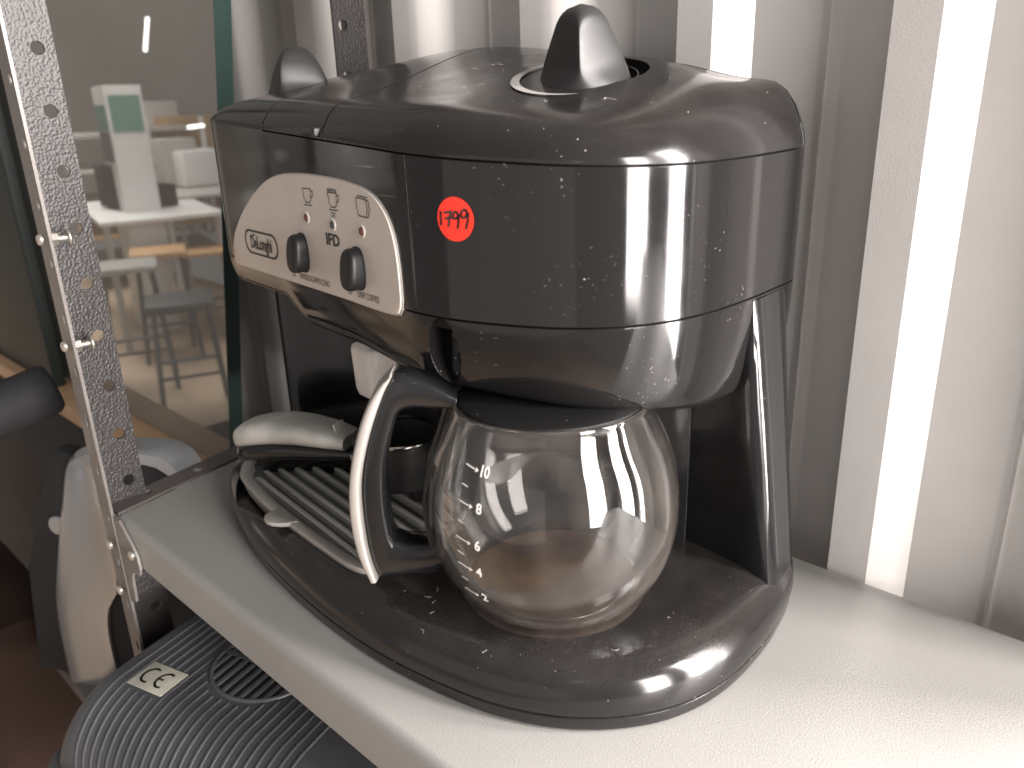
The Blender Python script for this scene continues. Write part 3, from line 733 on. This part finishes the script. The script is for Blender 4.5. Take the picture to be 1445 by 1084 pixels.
# handle built in the plane of the axis; HD = direction away from the bowl
HD = Vector((-.72, -.69, 0)).normalized(); HNn = Vector((-HD.y, HD.x, 0))
Z0 = CW.z
def hpt(r, z, d): return HD * r + Vector((0, 0, z - Z0)) + HNn * d
outer = catmull([Vector(p) for p in [(.0440, .1405), (.0560, .1478), (.0680, .1520), (.0745, .1505), (.0800, .1400), (.0868, .1210), (.0922, .0960), (.0928, .0720), (.0905, .0500), (.0880, .0430)]], 7, False)
inner = catmull([Vector(p) for p in [(.0440, .1335), (.0560, .1340), (.0660, .1345), (.0715, .1325), (.0755, .1230), (.0800, .1060), (.0812, .0860), (.0800, .0690), (.0782, .0640)]], 7, False)
outer = resample(outer, 60, False); inner = resample(inner, 60, False)
bw = .0095
def hsec(a, b_, w0):
    c_ = (a + b_) / 2; out = []
    for i in range(20):
        q = 2 * math.pi * i / 20; ca, sa = math.cos(q), math.sin(q)
        e1 = math.copysign(abs(ca) ** .5, ca); e2 = math.copysign(abs(sa) ** .5, sa)
        p = c_ + (a - b_) / 2 * e1; out.append(tuple(hpt(p.x, p.y, w0 * e2)))
    return out
loft('handle', [hsec(a, b_, bw) for a, b_ in zip(outer, inner)], INNER, CA, ang=50)
low_o = resample(catmull([Vector(p) for p in [(.0880, .0430), (.0740, .0445), (.0600, .0450), (.0530, .0470)]], 6, False), 20, False)
low_i = resample(catmull([Vector(p) for p in [(.0810, .0660), (.0720, .0625), (.0620, .0625), (.0570, .0640)]], 6, False), 20, False)
loft('handle_foot', [hsec(a, b_, bw * 1.0) for a, b_ in zip(low_o, low_i)], INNER, CA, ang=50)
# slim band that hugs the bowl behind the grip
hug_o = resample(catmull([Vector(p) for p in [(.0500, .1360), (.0545, .1230), (.0600, .1080), (.0640, .0850), (.0625, .0650), (.0580, .0480)]], 8, False), 30, False)
hug_i = [p + Vector((-.0034, 0)) + Vector((.0013, 0)) for p in hug_o]
loft('bowl_strap', [hsec(a, b_, .0085) for a, b_ in zip(hug_o, hug_i)], INNER, CA, ang=50)
so = resample(catmull([Vector(p) for p in [(.0742, .1520), (.0800, .1465), (.0862, .1370), (.0930, .1200), (.0982, .0990), (.0998, .0780), (.0978, .0580), (.0930, .0425)]], 8, False), 60, False)
si = resample(catmull([Vector(p) for p in [(.0735, .1506), (.0768, .1445), (.0812, .1345), (.0868, .1190), (.0920, .0985), (.0930, .0780), (.0918, .0580), (.0890, .0430)]], 8, False), 60, False)
loft('silver_grip', [hsec(a, b_, bw * 1.12) for a, b_ in zip(so, si)], SILVER, CA, ang=50)
# white scale on the glass
def glr(z):
    P = densify(po_, 6)
    for (r0, z0), (r1, z1) in zip(P, P[1:]):
        if z0 <= z <= z1 and z1 > z0: return r0 + (r1 - r0) * (z - z0) / (z1 - z0)
    return .06
PH0 = R(-84)
def gmap(u0, v0):
    def f(u, v):
        z = v0 + v; r = glr(z) + .00025; a = PH0 + (u0 + u) / .060; return (r * math.cos(a), r * math.sin(a), z)
    return f
for tx, zz in (('2', .0235), ('4', .0385), ('6', .0520), ('8', .0690), ('10', .0845)):
    mapped('scale_number', text2d(tx, .0064, 0.95, .0002), gmap(.003, zz), WHITE, CA)
    mapped('scale_mark', strokes2d([[(-.0090, .0006), (-.0030, -.0002)]], .00055), gmap(0, zz + .0004), WHITE, CA)
    mapped('scale_arrow', ([(-.0024, .0011), (-.0024, -.0011), (-.0004, 0)], [(0, 1, 2)]), gmap(0, zz + .0001), WHITE, CA)
for zz in (.0310, .0452, .0604, .0768): mapped('scale_mark', strokes2d([[(-.0085, .0006), (-.0050, 0)]], .0005), gmap(0, zz), WHITE, CA)

# ------------------------------------------------------------------ filter holder lying on the tray
def M2W(x, y, z): return Vector((x * cT - y * sT, x * sT + y * cT, z))
PFc = M2W(-.022, -.036, 0.0)
PF = empty('filter_holder', (PFc.x, PFc.y, tz - .001), TH)
tag(PF, 'loose espresso filter holder with scuffed silver handle lying on the drip tray', 'filter holder')
cup_p = [(.0002, .012), (.020, .012), (.0228, .0135), (.0240, .018), (.0252, .034), (.0256, .0395), (.0275, .0402), (.0278, .0432), (.0262, .0440), (.0250, .0436), (.0240, .034), (.0215, .020), (.0002, .019)]
lathe('basket_cup', cup_p, BLACKM, PF, 64)
lathe('metal_rim', [(.0264, .0436), (.0264, .0447), (.0238, .0447), (.0238, .0436)], STEEL, PF, 64, closed=True)
for dx, dy in ((-.009, -.006), (.010, .004)):
    bm = bmesh.new(); box_bm(bm, dx - .0045, dx + .0045, dy - .004, dy + .004, 0.0012, .0135, .0012); bmo('spout', bm, BLACKM, PF)
tube('lug', [(-.006, -.0262, .034), (-.006, -.0290, .034)], .0024, STEEL, PF, 12)
hdir = (Vector((-.136, -.089)) - Vector((-.022, -.036))).normalized(); hnr = Vector((-hdir.y, hdir.x))
def pfring(r, hw, zb, zt_, k=.55, top=True, n=28):
    out = []
    for i in range(n):
        q = 2 * math.pi * i / n; ca, sa = math.cos(q), math.sin(q); e1 = math.copysign(abs(ca) ** k, ca); e2 = math.copysign(abs(sa) ** .7, sa)
        p = hdir * r + hnr * hw * e1; out.append((p.x, p.y, (zb + zt_) / 2 + (zt_ - zb) / 2 * e2))
    return out
hp = [(.022, .0090, .024, .038), (.034, .0110, .0225, .0385), (.050, .0140, .0205, .0415), (.070, .0160, .0185, .0430), (.090, .0165, .0150, .0425), (.106, .0160, .0110, .0395), (.118, .0145, .0085, .0360), (.1245, .0110, .0080, .0315), (.1275, .0055, .0105, .0250)]
loft('handle_grip', [pfring(r, hw, zb + (zt_ - zb) * .40, zt_) for r, hw, zb, zt_ in hp[1:]], PFSIL, PF, ang=50)
loft('handle_underside', [pfring(r, hw * .95, zb, zb + (zt_ - zb) * .5) for r, hw, zb, zt_ in hp], INNER, PF, ang=50)
p = hdir * .042
bm = bmesh.new(); box_bm(bm, -.005, .005, -.0006, .0006, 0, .0085, .0002, Matrix.Translation((p.x, p.y, .0365)) @ Matrix.Rotation(math.atan2(hnr.y, hnr.x), 4, 'Z') @ Matrix.Rotation(R(18), 4, 'X'))
bmo('retaining_clip', bm, PFSIL, PF)

# ------------------------------------------------------------------ grey ribbed appliance lid on the lower shelf
LZ = -.078; LS = .74
lowshelf = box('lower_shelf_panel', -0.53, 1.2, -0.142, 0.10, -0.300, -0.285, RACKS, None, .002); rk(lowshelf)
G0 = at_z(370, 945, LZ); gA = math.atan2(.28, .96)
GR = empty('ribbed_lid', (G0.x, G0.y, -.285), gA); GR.scale = (LS, LS, LS)
tag(GR, 'dark grey ribbed plastic appliance lid with round vent under the shelf', 'appliance lid')
gz = (LZ + .285) / LS; FZ0 = gz - .080
def ghz(x, y):
    d = 0
    t = max(0, min(1, (-.055 - y) / .062)); d += .060 * (1 - math.sqrt(max(0, 1 - t * t)))
    t = max(0, min(1, (-.112 - x) / .026)); d += .030 * (1 - math.sqrt(max(0, 1 - t * t)))
    return gz - d
xs = [-.138, -.1375, -.1365, -.135, -.133, -.130, -.126, -.121, -.115, -.11] + [-.10 + .02 * i for i in range(17)]
ys = [-.117, -.1168, -.116, -.1145, -.112, -.108, -.103, -.097, -.09, -.082, -.073, -.064, -.055] + [-.04 + .02 * i for i in range(10)]
V = []; F = []
for yy in ys:
    for xx in xs: V.append((xx, yy, ghz(xx, yy)))
nx_ = len(xs)
for j in range(len(ys) - 1):
    for i in range(nx_ - 1): F.append((j * nx_ + i, j * nx_ + i + 1, (j + 1) * nx_ + i + 1, (j + 1) * nx_ + i))
bd = [i for i in range(nx_)] + [j * nx_ + nx_ - 1 for j in range(1, len(ys))] + [(len(ys) - 1) * nx_ + i for i in range(nx_ - 2, -1, -1)] + [j * nx_ for j in range(len(ys) - 2, 0, -1)]
k0 = len(V)
for q in bd: V.append((V[q][0], V[q][1], FZ0 + .008))
for i in range(len(bd)): j = (i + 1) % len(bd); F.append((bd[j], bd[i], k0 + i, k0 + j))
F.append(tuple(k0 + i for i in range(len(bd))))
mk('lid_shell', V, F, GREYP, GR, 50)
fl = [(p.x, p.y) for p in resample(catmull([Vector(p) for p in [(-.150, -.118), (-.135, -.130), (-.10, -.133), (.0, -.133), (.22, -.133), (.235, -.12), (.235, .15), (.22, .165), (-.14, .165), (-.158, .15), (-.160, 0), (-.160, -.10)]], 6), 90)]
prism('rim_flange', fl, lambda u, v, d: (u, v, FZ0 + d), 0, .014, GREYP, GR, .003)
prism('lower_body', [(u * .93 + .002, v * .9 + .002) for u, v in fl], lambda u, v, d: (u, v, d), .001, FZ0 - .0005, GREYP, GR, .004)
VR = .047
def vent_in(x, y, r=VR): return math.hypot(x / 1.12, y - .004) < r
x = -.108
while x < .105:
    bm = bmesh.new(); seg = []; segs = []
    for i in range(70):
        yy = -.1165 + .0038 * i
        bad = vent_in(x, yy) or (-.097 < x < -.053 and -.065 < yy < -.033)
        if bad:
            if len(seg) > 2: segs.append(seg)
            seg = []
        else: seg.append((x, yy, ghz(x, yy)))
    if len(seg) > 2: segs.append(seg)
    bm.free()
    for s_ in segs: tube('rib', s_, .0015, GREYP, GR, 6)
    x += .0094
tube('vent_rim', [(1.12 * (VR - .004) * math.cos(a * R(7.5)), .004 + (VR - .004) * math.sin(a * R(7.5)), gz + .0004) for a in range(48)], .0022, GREYP, GR, 10, True)
bm = bmesh.new(); bmesh.ops.create_circle(bm, cap_ends=True, segments=48, radius=VR - .004)
bmesh.ops.transform(bm, matrix=Matrix.Translation((0, .004, gz + .0006)) @ Matrix.Diagonal((1.12, 1, 1, 1)), verts=bm.verts); bmo('vent_shade_disc', bm, VENTD, GR)  # flat dark disc on the surface, painted shade of the vent opening
for k in range(-4, 5):
    xx = k * .0100; hh = math.sqrt(max(0, 1 - (xx / (1.12 * (VR - .004))) ** 2)) * (VR - .005)
    box('vent_bar', xx - .0022, xx + .0022, .004 - hh, .004 + hh, gz + .0008, gz + .0022, GREYP, GR, .0004)
box('vent_cross_bar', -.046, .046, .002, .0068, gz + .0008, gz + .0026, GREYP, GR, .0004)
LB = box('rating_label', -.0960, -.0540, -.064, -.034, gz + .0003, gz + .0013, LABEL, GR, .0002)
ce = [arc(-.007, 0, .0075, .0085, 70, 290, 18), arc(.010, 0, .0075, .0085, 70, 290, 18), [(.0035, 0), (.008, 0)]]
Vc, Fc = strokes2d(ce, .0021)
mapped('ce_mark', ([(-.076 + a , -.049 + b_) for a, b_ in Vc], Fc), lambda u, v: (u, v, gz + .0016), INK, LB)

# ------------------------------------------------------------------ silver arched appliance standing behind the post
AP = empty('silver_appliance', (-.4858, -.1531, -.285), math.atan2(.5, .86))
tag(AP, 'silver arched appliance with dark panel standing left of the slotted post', 'appliance')
def apm(u, v, d): return (u, d, v + .285)
arch_o = [(.012, -.285), (.018, -.20), (.035, -.14), (.062, -.06), (.072, -.036), (.086, -.022), (.110, -.0165), (.17, -.0135), (.187, -.017), (.197, -.029), (.2015, -.055), (.203, -.285)]
arch_i = [(.192, -.285), (.190, -.058), (.186, -.040), (.176, -.0315), (.160, -.0285), (.125, -.031), (.112, -.040), (.1075, -.06), (.1005, -.150), (.096, -.172), (.083, -.190), (.076, -.215), (.074, -.285)]
ao = [(p.x, p.y) for p in resample(catmull([Vector(p) for p in arch_o], 6, False), 50, False)]
ai = [(p.x, p.y) for p in resample(catmull([Vector(p) for p in arch_i], 6, False), 50, False)]
# ring strip as quads between the two curves
V = []; F = []
aio = list(reversed(ai))
for (u, v), (u2, v2) in zip(ao, aio):
    V += [apm(u, v, .008), apm(u + (u2 - u) * .18, v + (v2 - v) * .18, .0), apm(u + (u2 - u) * .82, v + (v2 - v) * .82, .0), apm(u2, v2, .006), apm(u2, v2, .03), apm(u, v, .03)]
for i in range(49):
    for q in range(6): F.append((i * 6 + q, i * 6 + (q + 1) % 6, (i + 1) * 6 + (q + 1) % 6, (i + 1) * 6 + q))
mk('silver_frame', V, F, APPL, AP, 50)
prism('dark_panel', [(u, v) for u, v in reversed(ai)], apm, .010, .028, APPD, AP, .001)
prism('side_panel', [(-.03, -.285), (.0115, -.285), (.0175, -.20), (.0345, -.14), (.0615, -.06), (.0715, -.036), (.078, -.028), (.060, -.024), (.046, -.034), (.030, -.075), (-.01, -.16)], apm, .012, .030, APPD, AP, .003)
lathe('side_dial', [(.0002, 0), (.010, 0), (.010, .002), (.009, .003), (.0002, .0032)], APPL, AP, 32).matrix_local = Matrix.Translation((.042, .012, .285 - .105)) @ Matrix.Rotation(R(90), 4, 'X')

# ------------------------------------------------------------------ board, glass sheet, carton, dark tube at the left
GY = .045
bd_ = tag(box('wooden_board', -1.6, -.2465, .002, .098, -.125, -.102, WOOD, None, .002), 'tan wooden board under the upright glass sheet', 'board')
GL = bpy.data.materials.new('painted_haze_glass'); GL.use_nodes = True
nt = GL.node_tree; b = nt.nodes['Principled BSDF']; out = nt.nodes['Material Output']
tr = nt.nodes.new('ShaderNodeBsdfTransparent'); tr.inputs[0].default_value = (.78, .80, .78, 1)  # tint dims the wall behind, standing in for its shade
gl = nt.nodes.new('ShaderNodeBsdfGlossy'); gl.inputs['Roughness'].default_value = 0.012; gl.inputs[0].default_value = (.95, .97, .96, 1)
fr = nt.nodes.new('ShaderNodeFresnel'); fr.inputs[0].default_value = 2.7
dff = nt.nodes.new('ShaderNodeBsdfDiffuse'); dff.inputs[0].default_value = (.62, .60, .55, 1); m0 = nt.nodes.new('ShaderNodeMixShader'); m0.inputs[0].default_value = .33  # pale diffuse share imitates the milky brightness of the reflected room
nt.links.new(tr.outputs[0], m0.inputs[1]); nt.links.new(dff.outputs[0], m0.inputs[2])
mx = nt.nodes.new('ShaderNodeMixShader'); nt.links.new(fr.outputs[0], mx.inputs[0]); nt.links.new(m0.outputs[0], mx.inputs[1]); nt.links.new(gl.outputs[0], mx.inputs[2]); nt.links.new(mx.outputs[0], out.inputs[0])
GEDGE = mat('green_glass_edge', (0.035, 0.060, 0.055), 0.2)
gs = empty('glass_sheet', (-.9, GY, -.1015)); tag(gs, 'upright sheet of glass with dark green edge reflecting the room', 'glass sheet')
gx = -.4425
def gsp(o): o.parent = gs; o.matrix_parent_inverse = Matrix.Translation(-gs.location); return o
def slab(name, xa, xb, y0, y1, material):
    z0, z1, k = -.1013, .75, .236
    return gsp(prism(name, [(xa, z0), (xb, z0), (xb + (k * (z1 - z0) if xb > -1 else 0), z1), (xa + (k * (z1 - z0) if xa > -1 else 0), z1)], lambda u, v, d: (u, d, v), y0, y1, material, None))
slab('pane', -1.6, -.4300, GY, GY + .010, GL)
slab('polished_edge', -.4297, -.4290, GY - .0002, GY + .0150, GEDGE)
ct_ = tag(box('cardboard_carton', -.20, .18, -.09, .09, 0, 1.04, CARD, None, .002), 'dark brown cardboard carton below the dark tube', 'carton')
ct_.location = (-.76, -.20, -1.299)
tag(box('dark_filler_block', -1.6, -.445, .004, .096, -1.299, -.1265, APPD, None, .003), 'added dark block darkening the background under the tan wooden board', 'cabinet')  # added block that keeps the area below the wooden board dark
tag(box('dark_reflection_panel', -1.55, -.885, .018, .034, -.1010, .75, mat('dark_reflection_green', (0.018, 0.024, 0.022), 0.5, spec=0.25), None, .003), 'added tall dark green panel standing in for the dark reflection left of the slotted post', 'board')  # added panel, its dark colour imitates what the glass reflects here
p0 = CAM + ray(-60, 605) * 0.62; p1 = CAM + ray(78, 545) * 0.66
tb = tag(tube('dark_tube', [p0, p0.lerp(p1, .5), p0.lerp(p1, .93), p0.lerp(p1, .985), p1], [.021, .021, .021, .018, .008], APPD, None, 24), 'thick black tube with rounded end left of the post', 'tube')

# ------------------------------------------------------------------ room things seen mirrored in the glass
def mir(px, py, dist):
    v = CAM + ray(px, py) * dist; return Vector((v.x, 2 * GY - v.y, v.z))
FLZ = -1.3
fl_ = tag(box('floor', -14, 2.5, -3.1, .6, FLZ - .05, FLZ, FLOORM), kind='structure')
tag(box('room_wall', -10.6, -10.5, -6.0, .6, FLZ, 3.4, mat('room_wall_paint', (.5, .47, .44), .7, var=.1, vscale=1)), kind='structure')
def stool(px, py, dist, hgt, seatm, legm, label):
    p = mir(px, py, dist); s = empty('stool', (p.x, p.y, FLZ), .4); tag(s, label, 'stool')
    H = p.z - FLZ
    box('seat', -.17, .17, -.17, .17, H - .035, H, seatm, s, .01)
    for a in (-1, 1):
        for c_ in (-1, 1): tube('leg', [(a * .13, c_ * .13, H - .035), (a * .17, c_ * .17, 0)], .013, legm, s, 8)
    tube('foot_ring', [(.16, .16, .25), (-.16, .16, .25), (-.16, -.16, .25), (.16, -.16, .25)], .01, legm, s, 8, True)
stool(222, 352, 5.2, .7, ORANGE, DARKF, 'stool with tan seat mirrored in the glass below the white table')
stool(287, 350, 5.6, .7, ORANGE, DARKF, 'stool with tan seat mirrored in the glass close to its right edge')
stool(176, 372, 4.6, .7, GREYF, DARKF, 'stool with grey seat mirrored in the glass beside the post')
stool(252, 420, 4.2, .7, DARKF, DARKF, 'low dark stool mirrored in the glass in front of the tan stools')
def table(px, py, dist, wx, wy, topm, legm, label):
    p = mir(px, py, dist); s = empty('table', (p.x, p.y, FLZ), .25); tag(s, label, 'table'); H = p.z - FLZ
    box('table_top', -wx, wx, -wy, wy, H - .03, H, topm, s, .005)
    for a in (-1, 1):
        for c_ in (-1, 1): box('leg', a * (wx - .04) - .02, a * (wx - .04) + .02, c_ * (wy - .04) - .02, c_ * (wy - .04) + .02, 0, H - .031, legm, s)
table(205, 292, 6.0, .75, .4, WHITEP, GREYF, 'white table mirrored in the glass below the cabinet')
table(268, 262, 7.2, .9, .4, GREYF, WHITEP, 'grey table with white legs mirrored in the glass')
table(235, 212, 9.0, 1.3, .4, DARKF, GREYF, 'long dark table mirrored in the glass at the back of the room')
def carton(px, py, dist, w_, h_, M_, label):
    p = mir(px, py, dist); tag(box('storage_box', p.x - w_, p.x + w_, p.y - w_, p.y + w_, p.z, p.z + h_, M_, None, .01), label, 'box')
carton(185, 290, 6.0, .16, .30, CARD, 'brown box on the mirrored white table')
carton(226, 291, 6.0, .10, .16, CARD, 'small dark box on the mirrored white table')
carton(280, 260, 7.2, .2, .30, WHITEP, 'white box on the mirrored grey table')
carton(250, 261, 7.2, .16, .40, GREYF, 'grey box on the mirrored grey table')
carton(215, 210, 9.0, .25, .5, WHITEP, 'white box on the mirrored long dark table')
carton(262, 210, 9.0, .3, .35, ORANGE, 'tan box on the mirrored long dark table')
def store_rack(px, py, dist, label):
    p = mir(px, py, dist); s = empty('storage_rack', (p.x, p.y, FLZ), .3); tag(s, label, 'rack'); H = p.z - FLZ
    for a in (-1, 1):
        for c_ in (-1, 1): box('post', a * .6 - .02, a * .6 + .02, c_ * .25 - .02, c_ * .25 + .02, 0, H, WHITEP, s)
    for k in range(5): box('rack_shelf', -.62, .62, -.27, .27, H * (k + .6) / 5, H * (k + .6) / 5 + .03, (GREYF, ORANGE, GREYF, WHITEP, GREYF)[k], s)
store_rack(232, 165, 8.2, 'tall white rack mirrored in the glass behind the tables')
store_rack(128, 175, 7.5, 'tall white rack mirrored in the glass beside the post')
store_rack(292, 170, 9.6, 'tall white rack mirrored in the glass at its right edge')
def cabinet(px, py, dist):
    p = mir(px, py, dist); s = empty('cabinet', (p.x, p.y, FLZ), .2); tag(s, 'white framed cabinet with teal panel mirrored in the glass', 'cabinet'); H = p.z - FLZ
    box('frame', -.22, .22, -.12, .12, 0, H, WHITEP, s, .004)
    for sg in (-1, 1):
        box('panel', -.18, .18, sg * .125 - .003, sg * .125 + .003, H - .50, H - .30, DARKF, s); box('panel', -.18, .18, sg * .125 - .003, sg * .125 + .003, H - .295, H - .12, TEAL, s)
    box('panel', .2205, .2265, -.1, .1, H - .30, H - .06, TEAL, s)
cabinet(162, 122, 5.6)
EMIT = bpy.data.materials.new('lamp_tube'); EMIT.use_nodes = True
eb_ = EMIT.node_tree.nodes['Principled BSDF']; eb_.inputs['Emission Color'].default_value = (1, .95, .88, 1); eb_.inputs['Emission Strength'].default_value = 9
a_, b2 = mir(208, 25, 6), mir(205, 72, 6)
tag(tube('strip_lamp', [a_, b2], .012, EMIT, None, 10), 'thin bright strip lamp mirrored in the glass', 'lamp')
a_, b2 = mir(265, 180, 6), mir(288, 177, 6)
tag(tube('strip_lamp', [a_, b2], .012, EMIT, None, 10), 'short bright lamp mirrored in the glass near its edge', 'lamp')
